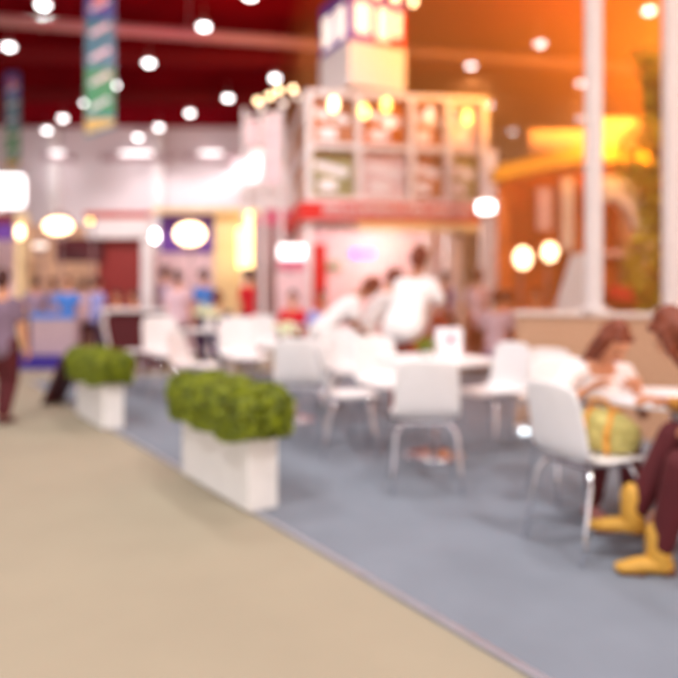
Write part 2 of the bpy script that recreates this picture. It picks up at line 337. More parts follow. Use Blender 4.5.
# bulb cluster stand left of the booth upper storey
t = thing('lamp_truss', 'pale panel truss carrying a cluster of bulbs left of the booth', 'truss', (-1.30, 13.7, 0), 0)
b = bm_()
for x in (-.55, -.2, .18): cyl(b, (x, 0, 0), (x, 0, 4.9+.25*(x+.5)), .04, n=10)
for z in (2.9, 3.9, 4.7): cyl(b, (-.6, 0, z), (.22, 0, z+.12), .03, n=8)
obj('pole_frame', b, M['paint'], t)
b = bm_(); box(b, (0, .02, 4.1), (.32, .06, 1.4)); box(b, (-.4, .02, 4.4), (.25, .06, .5)); obj('panel', b, M['pink'], t)
for (px, py, g) in [(258,101,'warm'),(270,96,'warm'),(279,90,'warm'),(293,89,'warm'),(262,107,'letter'),(297,97,'letter'),(284,104,'letter'),]:
    q = W(px, py, 13.5) - Vector((-1.30, 13.7, 0))
    b = bm_(); ball(b, q, .055); bb = obj('bulb', b, M[g], t, smooth=True)
    b = bm_(); cyl(b, q+Vector((0,.08,0)), q+Vector((0,.2,-.1)), .03, n=8); obj('socket', b, M['lamph'], bb)
b = bm_(); prism(b, [(0,0),(1.35,0),(1.35,1.05),(0,.45)], .1)
bb = thing('slanted_wall_panel', 'white slanted wall panel above the pink fascia left of the booth', 'panel', (-2.35, 16.4, 0), .1)
b2 = bm_(); box(b2, (.7, .05, 1.5), (1.4, .08, 3.0)); obj('lower_wall', b2, M['grey'], bb)
o = obj('slanted_top', b, M['paint'], bb); o.location.z = 3.25
b2 = bm_(); box(b2, (.7, 0, 3.05), (1.4, .08, .36)); obj('pink_fascia', b2, M['pinkp'], bb)

# ------------------------------------------------------------ left booths
t = thing('exhibition_booth', 'low booth with red-brown partition, dark screen and white header at left', 'booth', (0, 14, 0))
def bx(name, px0, px1, py0, py1, Y, d, m, parent, label=None, Y0=0, bev=0):
    a = W(px0, py0, Y); c = W(px1, py1, Y); b = bm_(); box(b, ((a.x+c.x)/2, Y-Y0+d/2, (a.z+c.z)/2), (abs(c.x-a.x), d, abs(a.z-c.z)), bev=bev)
    o = obj(name, b, m, parent, label=label); return o
bx('partition', 98, 141, 238, 344, 14, .08, M['brown'], t, 'red-brown partition', 14)
bx('screen', 55, 101, 238, 262, 13.9, .08, M['screen'], t, 'dark screen', 14)
bx('header', 86, 150, 218, 238, 13.8, .12, M['paint'], t, 'white header', 14)
bx('red_strip', 84, 150, 212, 218, 13.78, .14, M['orangered'], t, 'orange-red strip', 14)
bx('post', 141, 152, 236, 361, 13.8, .12, M['paint'], t, None, 14)
bx('back_panel', 28, 100, 225, 350, 15, .08, M['tan'], t, None, 14)
bx('post', 15, 27, 214, 361, 13.8, .12, M['cream'], t, None, 14)
t = thing('exhibition_booth', 'booth with red and purple top cut by the left edge', 'booth', (0, 15, 0))
bx('fascia', -30, 12, 214, 222, 14.4, .1, M['brown'], t, None, 15)
bx('purple_band', -30, 12, 222, 240, 14.45, .1, M['purple'], t, None, 15)
bx('back_panel', -30, 14, 240, 352, 15.2, .1, M['pink'], t, None, 15)
t = thing('exhibition_booth', 'booth with purple wall and cream panel behind the red shirted person', 'booth', (0, 15, 0))
bx('purple_wall', 160, 214, 213, 252, 15, .1, M['purple'], t, None, 15)
bx('white_wall', 152, 214, 252, 350, 15.05, .1, M['pink'], t, None, 15)
bx('cream_panel', 214, 242, 213, 350, 14.8, .1, M['cream'], t, None, 15)
bx('glow_tube', 244, 252, 212, 270, 14.4, .1, M['tube'], t, 'glowing warm tube', 15, bev=.03)
bx('glow_tube', 238, 243, 228, 268, 14.4, .08, M['tube'], t, None, 15, bev=.02)
bx('tube_post', 243, 253, 270, 356, 14.4, .1, M['cream'], t, None, 15)
bx('roof_edge', 152, 262, 208, 213, 14.6, .3, M['cream'], t, None, 15)
def glow(px, py, Y, rx, rz, m, label, base=None):
    q = W(px, py, Y); t = thing('spotlight', label, 'spotlight', (q.x, Y, 0), 0, 'warm spotlights on stands')
    b = bm_(); rx *= .75; rz *= .75; ball(b, (0, 0, q.z), (rx, .08, rz)); l_ = obj('lens', b, M[m], t, smooth=True)
    b = bm_(); cyl(b, (0, .14, q.z), (0, .02, q.z), .05, max(rx, rz)*1.0); obj('housing', b, M['lamph'], t)
    b = bm_(); cyl(b, (0, .14, .02), (0, .14, q.z), .018, n=8); cyl(b, (0, .14, 0), (0, .14, .03), .16); obj('stand_pole', b, M['lamph'], t)
glow(58, 226, 13.2, .36, .2, 'warm', 'wide warm spotlight above the dark screen')
glow(20, 232, 13.2, .10, .17, 'warm', 'tall warm spotlight near the left edge')
glow(40, 246, 13.3, .2, .07, 'letter', 'low warm spotlight left of the dark screen')
glow(155, 236, 13.3, .09, .16, 'lamp', 'narrow white spotlight by the white post left of the purple wall')
glow(190, 234, 13.6, .40, .28, 'warm', 'wide white spotlight in front of the purple wall')
glow(90, 221, 13.3, .06, .06, 'yglow', 'small amber spotlight at the header corner')
t = thing('lightbox_sign', 'bright white lightbox sign at the left edge', 'sign', (0, 16, 0))
bx('lit_face', -20, 23, 174, 207, 15.8, .2, M['box'], t, None, 16, .12)
q = W(-2, 207, 16); b = bm_(); cyl(b, (q.x, .1, 0), (q.x, .1, q.z+.1), .06); obj('pole', b, M['paint'], t)
b = bm_(); a = W(-40, 362, 12.6); box(b, (-5.0, 12.0, .11), (2.0, .9, .22)); tag(obj('platform', b, M['blue']), 'low deep blue platform behind the A-shaped dark board', 'platform')

# ------------------------------------------------------------ right orange booth with yellow canopy
t = thing('exhibition_booth', 'orange booth with deep yellow canopy and white arch at right', 'booth', (0, 12, 0))
def poly(name, pts, Y, d, m, parent, Y0, label=None):
    b = bm_(); prism(b, [((px-339)/F*Y, HC-(py-H)/F*Y) for (px, py) in pts], d); o = obj(name, b, m, parent, label=label); o.location.y = Y-Y0; return o
poly('canopy', [(497,166),(590,142),(590,160),(497,180)], 11.6, .5, M['yellow'], t, 12)
poly('canopy', [(590,142),(652,150),(652,166),(590,160)], 11.6, .5, M['yellow'], t, 12)
bx('back_wall', 492, 700, 172, 352, 14.0, .1, M['orange'], t, None, 12)
bx('post', 482, 497, 150, 352, 12.4, .15, M['paint'], t, None, 12)
bx('post', 500, 510, 180, 352, 12.0, .1, M['orange'], t, None, 12)
bx('upper_panel', 530, 588, 130, 150, 13, .1, M['tan'], t, None, 12)
bx('upper_panel', 602, 650, 118, 146, 13, .1, M['tan'], t, None, 12)
bx('white_panel', 538, 552, 188, 230, 12.9, .08, M['pink'], t, None, 12)
bx('white_panel', 562, 574, 178, 250, 12.8, .08, M['paint'], t, None, 12)
bx('dark_panel', 576, 618, 192, 290, 13.2, .08, M['orange'], t, None, 12)
arc = [(600,178),(628,174),(640,190),(650,220),(655,262),(646,262),(640,235),(630,212),(618,200),(600,200)]
poly('white_arch', arc, 12.2, .3, M['paint'], t, 12)
bx('shelf', 620, 655, 200, 300, 13.3, .3, M['tan'], t, None, 12)
bx('shelf_board', 600, 655, 250, 256, 12.6, .5, M['pink'], t, None, 12)
bx('red_item', 612, 650, 285, 300, 12.6, .2, M['red'], t, None, 12)
bx('counter', 470, 545, 312, 345, 11.5, .5, M['tan'], t, None, 12)
glow(523, 258, 10.6, .17, .22, 'warm', 'left one of the twin glowing spotlights in the orange booth')
glow(550, 252, 10.6, .15, .19, 'warm', 'right one of the twin glowing spotlights in the orange booth')
q = W(486, 207, 12.2); t = thing('wall_lamp', 'small bright white lamp on the white post right of red fascia', 'lamp', (q.x, 12.3, q.z))
b = bm_(); box(b, (0, -.1, 0), (.3, .1, .2), bev=.04); obj('lens', b, M['lamp'], t)
b = bm_(); box(b, (0, .0, 0), (.34, .1, .24), bev=.02); obj('housing', b, M['lamph'], t)
# slanted white display
t = thing('display_stand', 'tilted white display board behind the tan partition', 'display', (2.82, 8.6, 0))
b = bm_(); prism(b, [(-.2,.9),(.22,.9),(.42,1.78),(.05,1.74)], .06); obj('board', b, M['paint'], t)
b = bm_(); box(b, (0,.1,.45), (.7,.5,.9), bev=.02); obj('base_cabinet', b, M['pink'], t)
# tree
t = thing('potted_tree', 'tall yellow-green leafy tree behind the right white post', 'tree', (3.78, 8.3, 0))
b = bm_(); cyl(b, (0,0,0), (0,0,.5), .2, .26); obj('pot', b, M['paint'], t)
b = bm_(); loft(b, [(0,0,.45),(.05,0,1.5),(-.03,.05,2.6),(.05,0,3.8)], [.06,.05,.04,.02], n=8)
for k in range(8): a = k*2.4; loft(b, [(0,0,1.3+.3*k),(.3*math.cos(a),.3*math.sin(a),1.55+.3*k)], [.025,.01], n=6)
obj('trunk', b, M['bark'], t)
b = bm_()
def leaf(bm, c, s, rnd):
    a = Vector((rnd.gauss(0,1), rnd.gauss(0,1), rnd.gauss(0,1))).normalized(); p = a.orthogonal().normalized()*s*.32; a = a*s*.55
    v = [bm.verts.new(c-a), bm.verts.new(c+p), bm.verts.new(c+a), bm.verts.new(c-p)]; bm.faces.new(v)
rnd = random.Random(5)
for k in range(2600):
    z = rnd.uniform(.9, 4.2); r = (.42 if z < 2.2 else .5 if z < 3.3 else .3)*(.75+.25*math.sin(z*5)); a = rnd.uniform(0, 2*PI); q = r*math.sqrt(rnd.random())
    leaf(b, Vector((q*math.cos(a), q*math.sin(a), z)), .11, rnd)
obj('foliage', b, M['foliage'], t)

# ------------------------------------------------------------ tan partition and white posts
A = Vector((1.70, 6.65, 0)); B = Vector((3.7, 5.2, 0)); d = (B-A); ang = math.atan2(d.y, d.x); L = d.length
t = thing('low_partition', 'tan waist-high partition with pale ledge behind the seated woman', 'partition', tuple((A+B)/2), ang)
b = bm_(); box(b, (0,0,.53), (L,.1,1.04)); obj('panel', b, M['tan'], t)
b = bm_(); box(b, (0,0,1.07), (L+.04,.16,.045), bev=.01); obj('ledge', b, M['ledge'], t)
for px, lab in ((593.5, 'slim white post rising from the middle of the tan partition'), (672, 'slim white post at the right edge of the picture')):
    # intersect view ray with partition line
    k = (px-339)/F; s = (A.x-k*A.y)/(k*d.y-d.x); q = A+d*s
    b = bm_(); box(b, (0,0,2.6), (.125,.125,5.2-.0), bev=.012); box(b, (0,0,.02), (.2,.2,.04), bev=.008)
    o = obj('white_post', b, M['paint'], loc=(q.x, q.y, 1.0925), rz=0); tag(o, lab, 'post', 'white posts on the partition')

# ------------------------------------------------------------ chairs
def shell_bm():
    bm = bm_()
    prof = [(.235,.425),(.215,.445),(.10,.448),(-.04,.438),(-.13,.445),(-.185,.485),(-.21,.56),(-.232,.66),(-.262,.80),(-.268,.84)]
    half = [.19,.205,.215,.215,.212,.21,.208,.205,.195,.165]
    n = 10; rows = []
    for (y, z), hw in zip(prof, half):
        row = []
        for i in range(n+1):
            t = -1+2*i/n; c = .028*t*t
            row.append(bm.verts.new((hw*t, y+(c if z > .5 else 0), z+(c*.6 if z < .5 else 0) - (.02*t**4 if z > .83 else 0))))
        rows.append(row)
    for a, b in zip(rows, rows[1:]):
        for i in range(n): bm.faces.new((a[i], a[i+1], b[i+1], b[i]))
    bmesh.ops.recalc_face_normals(bm, faces=bm.faces[:])
    bmesh.ops.solidify(bm, geom=bm.faces[:], thickness=.014)
    return bm
def make_chair():
    t = thing('cafe_chair', '', 'chair', (0,0,0))
    o = obj('seat_shell', shell_bm(), M['white'], t, smooth=True)
    sb = o.modifiers.new('s', 'SUBSURF'); sb.levels = 1; sb.render_levels = 1
    for sx in (-1,1):
        for (y0, y1) in ((.13,.20),(-.12,-.22)):
            b = bm_(); loft(b, [(sx*.15,y0,.425),(sx*.19,y0+(y1-y0)*.3,.36),(sx*.215,y1,.006)], [.012,.012,.010], n=10); obj('leg', b, M['chrome'], t, smooth=True)
    b = bm_()
    for y in (.13,-.12): loft(b, [(-.15,y,.425),(.15,y,.425)], [.011,.011], n=8)
    for x in (-.1,.1): loft(b, [(x,.13,.425),(x,-.12,.425)], [.011,.011], n=8)
    obj('seat_frame', b, M['chrome'], t)
    return t
chair0 = make_chair(); first = [True]
def face(dx, dy): return math.atan2(dy, dx)-PI/2
def chair(x, y, rz, label, scale=1.0, z=.012):
    if first[0]: o = chair0; first[0] = False
    else: o = dup(chair0, (0,0,0), 0, '')
    o.location = (x, y, z); o.rotation_euler = (0,0,rz); o['label'] = label; o['group'] = 'white cafe chairs'; o.scale = (scale,)*3
    return o
CH = [
 (1.22, 3.44, face(.92,.38), 'white shell chair with chrome legs holding the olive bag', .98),
 (.55, 4.52, face(.03,1), 'white shell chair seen from behind, nearest to the middle table', 1.0),
 (1.24, 5.65, face(-.85,-.55), 'white shell chair facing left at the right side of middle table', 1.0),
 (.07, 5.45, face(1,.12), 'white shell chair facing right at the left side of middle table', 1.0),
 (.40, 6.05, face(.35,-.9), 'white shell chair behind the middle table, beside the leaning man', 1.03),
 (.07, 7.1, face(.3,-1), 'white shell chair farther back left of the leaning man', 1.05),
 (-.32, 6.0, face(.05,1), 'white shell chair seen from behind, right of the big hedge planter', 1.04),
 (1.66, 5.72, face(-.5,-.85), 'white shell chair half hidden in front of the tan partition', .93),
 (-1.10, 8.05, face(.45,-.9), 'white shell chair facing us right behind the big hedge planter', 1.16),
 (-2.05, 8.4, face(.6,-.8), 'white shell chair turned to the right, left of the far flowers', 1.16),
 (-2.72, 8.9, face(1,.3), 'leftmost white shell chair, seen side on behind small hedge planter', 1.1),
 (-1.60, 7.7, face(.95,-.3), 'white shell chair seen side on between two far flower tables', 1.0),
 (-1.12, 10.3, face(.2,-1), 'far white shell chair in front of the red shirted standing person', 1.1),
]
for c in CH: chair(*c)

# ------------------------------------------------------------ tables
def make_table():
    t = thing('cafe_table', '', 'table', (0,0,0))
    b = bm_(); cyl(b, (0,0,.725), (0,0,.75), .45, n=48); obj('tabletop', b, M['white'], t)
    b = bm_(); cyl(b, (0,0,.03), (0,0,.725), .032, n=20); obj('column', b, M['chrome'], t, smooth=True)
    b = bm_(); ball(b, (0,0,.012), (.23,.23,.04), 32); bmesh.ops.bisect_plane(b, geom=b.verts[:]+b.edges[:]+b.faces[:], plane_co=(0,0,.0), plane_no=(0,0,-1), clear_outer=True); obj('base', b, M['chrome'], t, smooth=True)
    return t
tb0 = make_table()
TB = [(.72, 5.32, 1.0, 'round white table in the middle with white box and small plant'), (-.42, 6.85, .85, 'round white table behind the chair right of big planter'),
      (1.80, 3.74, .86, 'round white table with papers between the two seated women'), (-1.8, 9.7, .9, 'round white table with pale flowers behind the left chairs'), (-.95, 11.2, .9, 'far white table in front of the small red shirted person')]
for i, (x, y, s, lab) in enumerate(TB):
    o = tb0 if i == 0 else dup(tb0, (0,0,0), 0, '')
    o.location = (x, y, .012 if i < 4 else 0); o['label'] = lab; o['group'] = 'round white cafe tables'; o.scale = (s, s, .92 if i == 2 else 1)
TZ = .7625
def vase(x, y, z, lab, s=1):
    t = thing('flower_vase', lab, 'vase', (x, y, z), 0, 'flower vases', s)
    b = bm_(); loft(b, [(0,0,.004),(0,0,.05),(0,0,.12),(0,0,.14)], [.045,.06,.035,.045], n=16, caps=False); obj('vase', b, M['white'], t, smooth=True)
    b = bm_(); rnd = random.Random(int(x*100)); [ball(b, (rnd.gauss(0,.06), rnd.gauss(0,.06), .2+rnd.gauss(0,.035)), .035, 8) for k in range(26)]; obj('flower', b, M['flower'], t)
vase(-1.80, 9.7, TZ, 'pale green flower bunch in vase on the far left table', 1.15)
vase(-.52, 6.9, TZ, 'pale flower bunch in vase on the table right of big planter', .8)
# box and little plant on middle table
t = thing('card_holder', 'white box shaped card holder on the middle table', 'holder', (.86, 5.50, TZ), .2)
b = bm_(); box(b, (0,0,.11), (.2,.1,.22), bev=.01); obj('body', b, M['paper'], t)
b = bm_(); box(b, (.0,-.052,.13), (.05,.006,.06)); obj('print', b, M['pinkp'], t)
t = thing('potted_plant', 'small green plant in white pot on the middle table', 'plant', (.66, 5.28, TZ))
b = bm_(); cyl(b, (0,0,0), (0,0,.06), .03, .04); obj('pot', b, M['white'], t)
b = bm_(); rnd = random.Random(2)
for k in range(160): q = Vector((rnd.gauss(0,.03), rnd.gauss(0,.03), .10+rnd.gauss(0,.025))); leaf(b, q, .035, rnd)
obj('foliage', b, M['leaf'], t)
for (dx, dy, r, lab) in ((-.16,-.13,.3,'white paper sheet with pen marks nearest the seated woman'), (.10,-.05,-.4,'white paper sheet at the right on the women’s table')):
    b = bm_(); box(b, (0,0,.0015), (.30,.21,.003)); o = obj('paper_sheet', b, M['paper'], loc=(1.76+dx, 3.76+dy, .012+.75*.92), rz=r); tag(o, lab, 'paper', 'papers on the women’s table')
# small glowing box added in place of a chrome glint near the floor
t = thing('floor_glint', 'small glowing box standing in for a chrome glint behind the bag chair', 'spotlight', (1.66, 6.15, .012))
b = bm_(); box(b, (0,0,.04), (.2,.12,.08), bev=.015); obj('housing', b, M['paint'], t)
for x in (-.045,.045): b = bm_(); ball(b, (x,-.06,.045), (.036,.015,.032)); obj('lens', b, M['floorglint'], t, smooth=True)

# ------------------------------------------------------------ hedge planters
def make_planter():
    t = thing('hedge_planter', '', 'planter', (0,0,0))
    b = bm_(); box(b, (0,0,.215), (1.04,.19,.43), bev=.008)
    obj('planter_box', b, M['planter'], t)
    b = bm_(); box(b, (0,0,.43), (.98,.17,.03)); obj('soil', b, M['soil'], t)
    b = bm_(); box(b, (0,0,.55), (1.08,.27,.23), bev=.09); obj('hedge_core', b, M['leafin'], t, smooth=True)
    b = bm_(); rnd = random.Random(11)
    for k in range(9000):
        a = Vector((rnd.uniform(-1,1), rnd.uniform(-1,1), rnd.uniform(-1,1))); m = max(abs(a.x), abs(a.y), abs(a.z)); a = a/m
        l4 = (a.x**6+a.y**6+a.z**6)**(1/6); a = a/l4*rnd.uniform(.9, 1.08)
        lump = 1+.07*math.sin(a.x*9+1)+.05*math.sin(a.y*7+a.z*5)
        leaf(b, Vector((a.x*.59, a.y*.19*lump, .545+a.z*.14*lump)), .036, rnd)
    obj('foliage', b, M['leaf'], t)
    return t
pd = u.copy(); pr = math.atan2(pd.y, pd.x)
n_ = Vector((.837,.548,0))
p1 = Vector((-.525,3.95,0)) + pd*.52 + n_*.11
p0 = make_planter(); p0.location = (p1.x, p1.y, .012); p0.rotation_euler.z = pr; p0['label'] = 'large near white planter box with clipped green hedge'; p0['group'] = 'hedge planters'
p2 = Vector((-2.16,6.36,0)) + pd*.52 + n_*.11
dup(p0, (p2.x, p2.y, .012), pr, 'far white planter box with green hedge, beside dark board')

# A-shaped board
t = thing('sign_board', 'dark A-shaped floor board left of the far planter', 'sign', (-3.03, 8.0, 0), 1.35)
for s in (-1, 1): b = bm_(); box(b, (0, s*.14, .295), (.4,.03,.64), rx=s*.42); obj('panel', b, M['dark'], t)
b = bm_(); box(b, (0,0,.585), (.4,.03,.03)); obj('hinge', b, M['lamph'], t)
t.scale = (1,1,.95)
# olive bag on chair seat
t = thing('handbag', 'olive and orange patterned handbag lying on the front white chair', 'bag', (1.31, 3.46, .462), face(.92,.38)+.3)
b = bm_(); loft(b, [(-.125,0,.1),(-.06,0,.11),(0,0,.115),(.06,0,.11),(.125,0,.1)], [(.06,.085),(.075,.105),(.08,.11),(.075,.105),(.06,.085)], side=(0,1,0), n=20); obj('bag_body', b, M['bagm'], t, smooth=True)
b = bm_()
for x in (-.06,.06): loft(b, [(x,.083,.02),(x,.088,.11),(x,.03,.225),(x,-.03,.225),(x,-.088,.11),(x,-.083,.02)], [(.014,.005)]*6, side=(1,0,0), n=8)
obj('strap', b, M['strap'], t)
b = bm_(); loft(b, [(-.06,-.02,.22),(-.04,-.06,.27),(.0,-.08,.28),(.04,-.06,.27),(.06,-.02,.22)], [.009]*5, n=8); obj('handle', b, M['strap'], t, smooth=True)

# ------------------------------------------------------------ people
def remesh(bm, vox, extra=None):
    me = bpy.data.meshes.new('tmp'); bmesh.ops.recalc_face_normals(bm, faces=bm.faces[:]); bm.to_mesh(me); bm.free()
    o = bpy.data.objects.new('tmp', me); C.objects.link(o)
    r = o.modifiers.new('r', 'REMESH'); r.mode = 'VOXEL'; r.voxel_size = vox
    s = o.modifiers.new('s', 'SMOOTH'); s.factor = .6; s.iterations = 4
    dg = bpy.context.evaluated_depsgraph_get(); dg.update(); ev = o.evaluated_get(dg); me2 = bpy.data.meshes.new_from_object(ev)
    nb = bm_(); nb.from_mesh(me2); bpy.data.objects.remove(o); bpy.data.meshes.remove(me); bpy.data.meshes.remove(me2)
    if extra:
        tmp = bpy.data.meshes.new('x'); bmesh.ops.recalc_face_normals(extra, faces=extra.faces[:]); extra.to_mesh(tmp); extra.free(); nb.from_mesh(tmp); bpy.data.meshes.remove(tmp)
    return nb
def ik(a, b, l1, l2, hint):
    a, b, hint = Vector(a), Vector(b), Vector(hint); d = b-a; D = min(d.length, (l1+l2)*.999)
    dn = d.normalized(); b = a+dn*D; x = (l1*l1-l2*l2+D*D)/(2*D); h = math.sqrt(max(0, l1*l1-x*x))
    hn = hint-dn*hint.dot(dn); hn.normalize(); return a+dn*x+hn*h, b
def hand(bm, wr, dirv, pal, side, s=1):
    """five bent fingers; dirv = forearm direction, pal = palm normal (curl direction), side = towards the thumb"""
    d = Vector(dirv).normalized(); p = Vector(pal); p = (p-d*p.dot(d)).normalized(); q = Vector(side); q = (q-d*q.dot(d)-p*q.dot(p)).normalized()
    w_ = Vector(wr); loft(bm, [w_-d*.02, w_+d*.03, w_+d*.085], [(.024,.018),(.036,.016),(.040,.014)], side=q, n=12)
    for k, ln in enumerate((.070,.078,.073,.058)):
        b0 = w_+d*.08+q*(.030-.02*k); c1 = (d+p*.25).normalized(); c2 = (d+p*.8).normalized(); c3 = (d*.6+p).normalized()
        a1 = b0+c1*ln*.45; a2 = a1+c2*ln*.32; a3 = a2+c3*ln*.25
        loft(bm, [b0-d*.015, a1, a2, a3], [.0095,.0088,.008,.007], n=8)
    b0 = w_+d*.02+q*.026; a1 = b0+(d*.6+q*.8).normalized()*.035; a2 = a1+(d+q*.25+p*.3).normalized()*.032; a3 = a2+(d+p*.5).normalized()*.022
    loft(bm, [b0, a1, a2, a3], [.014,.011,.010,.008], n=8)
def person(label, loc, rz, pz=.92, lean=0, head=(0,0), hands=None, feet=None, shirt='tshirt', trousers='maroon', shoes='shoe', skin='skin', hair='hairk', long=False, sleeve='short', scale=1, vox=.014, group='visitors', py=0, face_on=False, kn=(0,1,.1), name='person', twist=0, skirt=False, eh=(0,-.6,-.5), bulk=1.0):
    t = thing(name, label, 'person', loc, rz, group, scale)
    P = Vector((0, py, pz)); up = Vector((math.sin(twist)*math.sin(abs(lean)+.0), math.sin(lean), math.cos(lean))).normalized(); sd = Vector((1,0,0)); fw = sd.cross(up)*-1
    fw = up.cross(sd)*-1 if False else Vector((0, math.cos(lean), -math.sin(lean)))
    NB = P+up*.50; CH_ = P+up*.34+fw*.01; WA = P+up*.15
    hp = Vector((math.sin(head[1])*.5, math.sin(lean*.6+head[0]), math.cos(lean*.6+head[0]))).normalized()
    HD = NB+hp*.175; hy = head[1]
    hf = Vector((math.sin(hy)*math.cos(head[0]+lean*.5), math.cos(hy)*math.cos(head[0]+lean*.5), -math.sin(head[0]+lean*.5))).normalized()
    hs = hf.cross(hp).normalized(); hup = hs.cross(hf).normalized()
    SH = {s: NB-up*.055+sd*s*.165 for s in (-1,1)}
    hands = hands or {-1:(-.24,.08,pz-.12), 1:(.24,.08,pz-.12)}; feet = feet or {-1:(-.09,.02,.08), 1:(.09,-.02,.08)}
    EL, WR, KN, AN = {}, {}, {}, {}
    for s in (-1,1):
        EL[s], WR[s] = ik(SH[s], hands[s], .275, .25, (s*.5, eh[1], eh[2]))
        KN[s], AN[s] = ik(P+sd*s*.085-up*.02, feet[s], .43, .42, kn)
    # body: one continuous surface
    b = bm_()
    loft(b, [P-up*.05, WA, CH_, NB-up*.03], [(.15*bulk,.10),(.12*bulk,.085),(.145*bulk,.10),(.12,.07)], side=sd, n=20)
    loft(b, [NB-up*.06, NB+hp*.05, NB+hp*.11], [.06,.05,.05], n=14)
    loft(b, [HD-hup*.085+hf*.022, HD-hup*.045+hf*.012, HD+hup*.0, HD+hup*.05, HD+hup*.09-hf*.005], [(.036,.045),(.056,.068),(.070,.088),(.073,.094),(.055,.075)], side=hs, n=20)
    loft(b, [HD+hup*.02+hf*.085, HD-hup*.012+hf*.102], [.009,.014], n=8)       # nose
    loft(b, [HD-hup*.045+hs*-.016+hf*.078, HD-hup*.045+hs*.016+hf*.078], [.008,.008], n=8)   # mouth
    for s in (-1,1):
        ball(b, HD+hs*s*.074+hf*-.005+hup*.0, (.012,.018,.028), 10)
        loft(b, [SH[s]-sd*s*.05, SH[s], (SH[s]+EL[s])/2, EL[s]], [.05,.054,.045,.038], n=12)
        loft(b, [EL[s], EL[s]*.6+WR[s]*.4, WR[s]], [.038,.038,.025], n=12)
        hpv = P+sd*s*.085-up*.02
        loft(b, [hpv, hpv*.5+KN[s]*.5, KN[s]], [.09,.075,.055], n=14)
        loft(b, [KN[s], KN[s]*.65+AN[s]*.35, AN[s]], [.054,.055,.036], n=14)
        fd = Vector((s*.15,1,0)).normalized(); loft(b, [AN[s]+Vector((0,0,-.04)), AN[s]+fd*.13+Vector((0,0,-.045))], [(.035,.03),(.036,.022)], side=sd, n=10)
    x = bm_()
    for s in (-1,1):
        dv = (WR[s]-EL[s]).normalized(); hand(x, WR[s]+dv*.01, dv, (0,.3,-1) if abs(dv.z) < .7 else (-s,0,0), (-s,0,0) if abs(dv.z) < .7 else (0,1,0))
    obj('body', remesh(b, vox, x), M[skin], t, smooth=True)
    # shirt
    b = bm_(); g = .014
    loft(b, [P-up*.07, WA, CH_, NB-up*.035], [(.165*bulk+g,.12+g),(.135*bulk+g,.105),(.155*bulk+g,.11+g),(.12,.07)], side=sd, n=20)
    for s in (-1,1):
        if sleeve == 'short': e1 = SH[s]*.35+EL[s]*.65; loft(b, [SH[s]-sd*s*.06, SH[s], e1], [.062,.068,.062], n=12)
        else: loft(b, [SH[s]-sd*s*.06, SH[s], EL[s]], [.062,.066,.05], n=12); loft(b, [EL[s], EL[s]*.1+WR[s]*.9], [.05,.036], n=12)
    obj('shirt' if sleeve == 'short' else 'jacket', remesh(b, vox), M[shirt], t, smooth=True)
    b = bm_()
    loft(b, [P+up*.02, P-up*.06], [(.155*bulk+g*.6,.115),(.155*bulk+g*.6,.115)], side=sd, n=20)
    for s in (-1,1):
        hpv = P+sd*s*.085-up*.02
        loft(b, [hpv, hpv*.5+KN[s]*.5, KN[s]], [.105,.09,.07], n=14)
        loft(b, [KN[s], KN[s]*.1+AN[s]*.9], [.07,.055 if not skirt else .07], n=14)
    if skirt:
        loft(b, [(KN[1]+KN[-1])/2*.25+P*.75, (KN[1]+KN[-1])/2], [(.16,.09),(.12,.08)], side=sd, n=14)
        loft(b, [(KN[1]+KN[-1])/2, ((KN[1]+KN[-1])/2)*.45+((AN[1]+AN[-1])/2)*.55], [(.12,.08),(.11,.07)], side=sd, n=14)
    obj('trousers', remesh(b, vox), M[trousers], t, smooth=True)
    for s in (-1,1):
        b = bm_(); fd = Vector((s*.15,1,0)).normalized(); a0 = AN[s]
        if shoes == 'boot':
            loft(b, [a0+Vector((0,0,.10)), a0+Vector((0,0,-.03))], [(.055,.055),(.05,.055)], side=sd, n=14)
            loft(b, [a0+Vector((0,-.02,-.04)), a0+fd*.08+Vector((0,0,-.045)), a0+fd*.17+Vector((0,0,-.058))], [(.045,.042),(.047,.034),(.04,.022)], side=sd, n=14)
            o = obj('boot', b, M[shoes], t, smooth=True)
            b = bm_(); box(b, a0+Vector((0,-.035,-.068)), (.06,.06,.03), bev=.005); box(b, a0+fd*.12+Vector((0,0,-.078)), (.07,.11,.012), bev=.004); obj('sole', b, M['sole'], o)
        else:
            loft(b, [a0+Vector((0,-.025,-.035)), a0+fd*.08+Vector((0,0,-.04)), a0+fd*.16+Vector((0,0,-.052))], [(.042,.044),(.045,.036),(.038,.024)], side=sd, n=14); obj('shoe', b, M[shoes], t, smooth=True)
    # hair
    b = bm_()
    loft(b, [HD+hup*.00-hf*.022, HD+hup*.05-hf*.016, HD+hup*.098-hf*.01], [(.081,.088),(.086,.098),(.06,.078)], side=hs, n=18)
    loft(b, [HD+hup*.085+hf*.055+hs*.04, HD+hup*.088+hf*.06-hs*.04], [.024,.024], n=10)
    if long:
        loft(b, [HD-hf*.04+hup*.02, HD-hf*.055-hup*.08, NB-fw*.075-up*.06, NB-fw*.09-up*.17], [(.085,.06),(.088,.055),(.085,.04),(.05,.02)], side=sd, n=16)
        for s in (-1,1): loft(b, [HD+hs*s*.07+hup*.05, HD+hs*s*.078-hup*.04+hf*.01, HD+hs*s*.07-hup*.12+hf*.012], [.026,.024,.014], n=10)
    obj('hair', remesh(b, max(.008, vox*.7)), M[hair], t, smooth=True)
    if face_on:
        for s in (-1,1):
            b = bm_(); ball(b, HD+hs*s*.03+hf*.084+hup*.012, (.011,.008,.006), 10); obj('eye', b, M['eye'], t)
        b = bm_(); loft(b, [HD-hup*.045+hs*-.018+hf*.088, HD-hup*.045+hs*.018+hf*.088], [.005,.005], n=8); obj('lips', b, M['lip'], t)
    return t
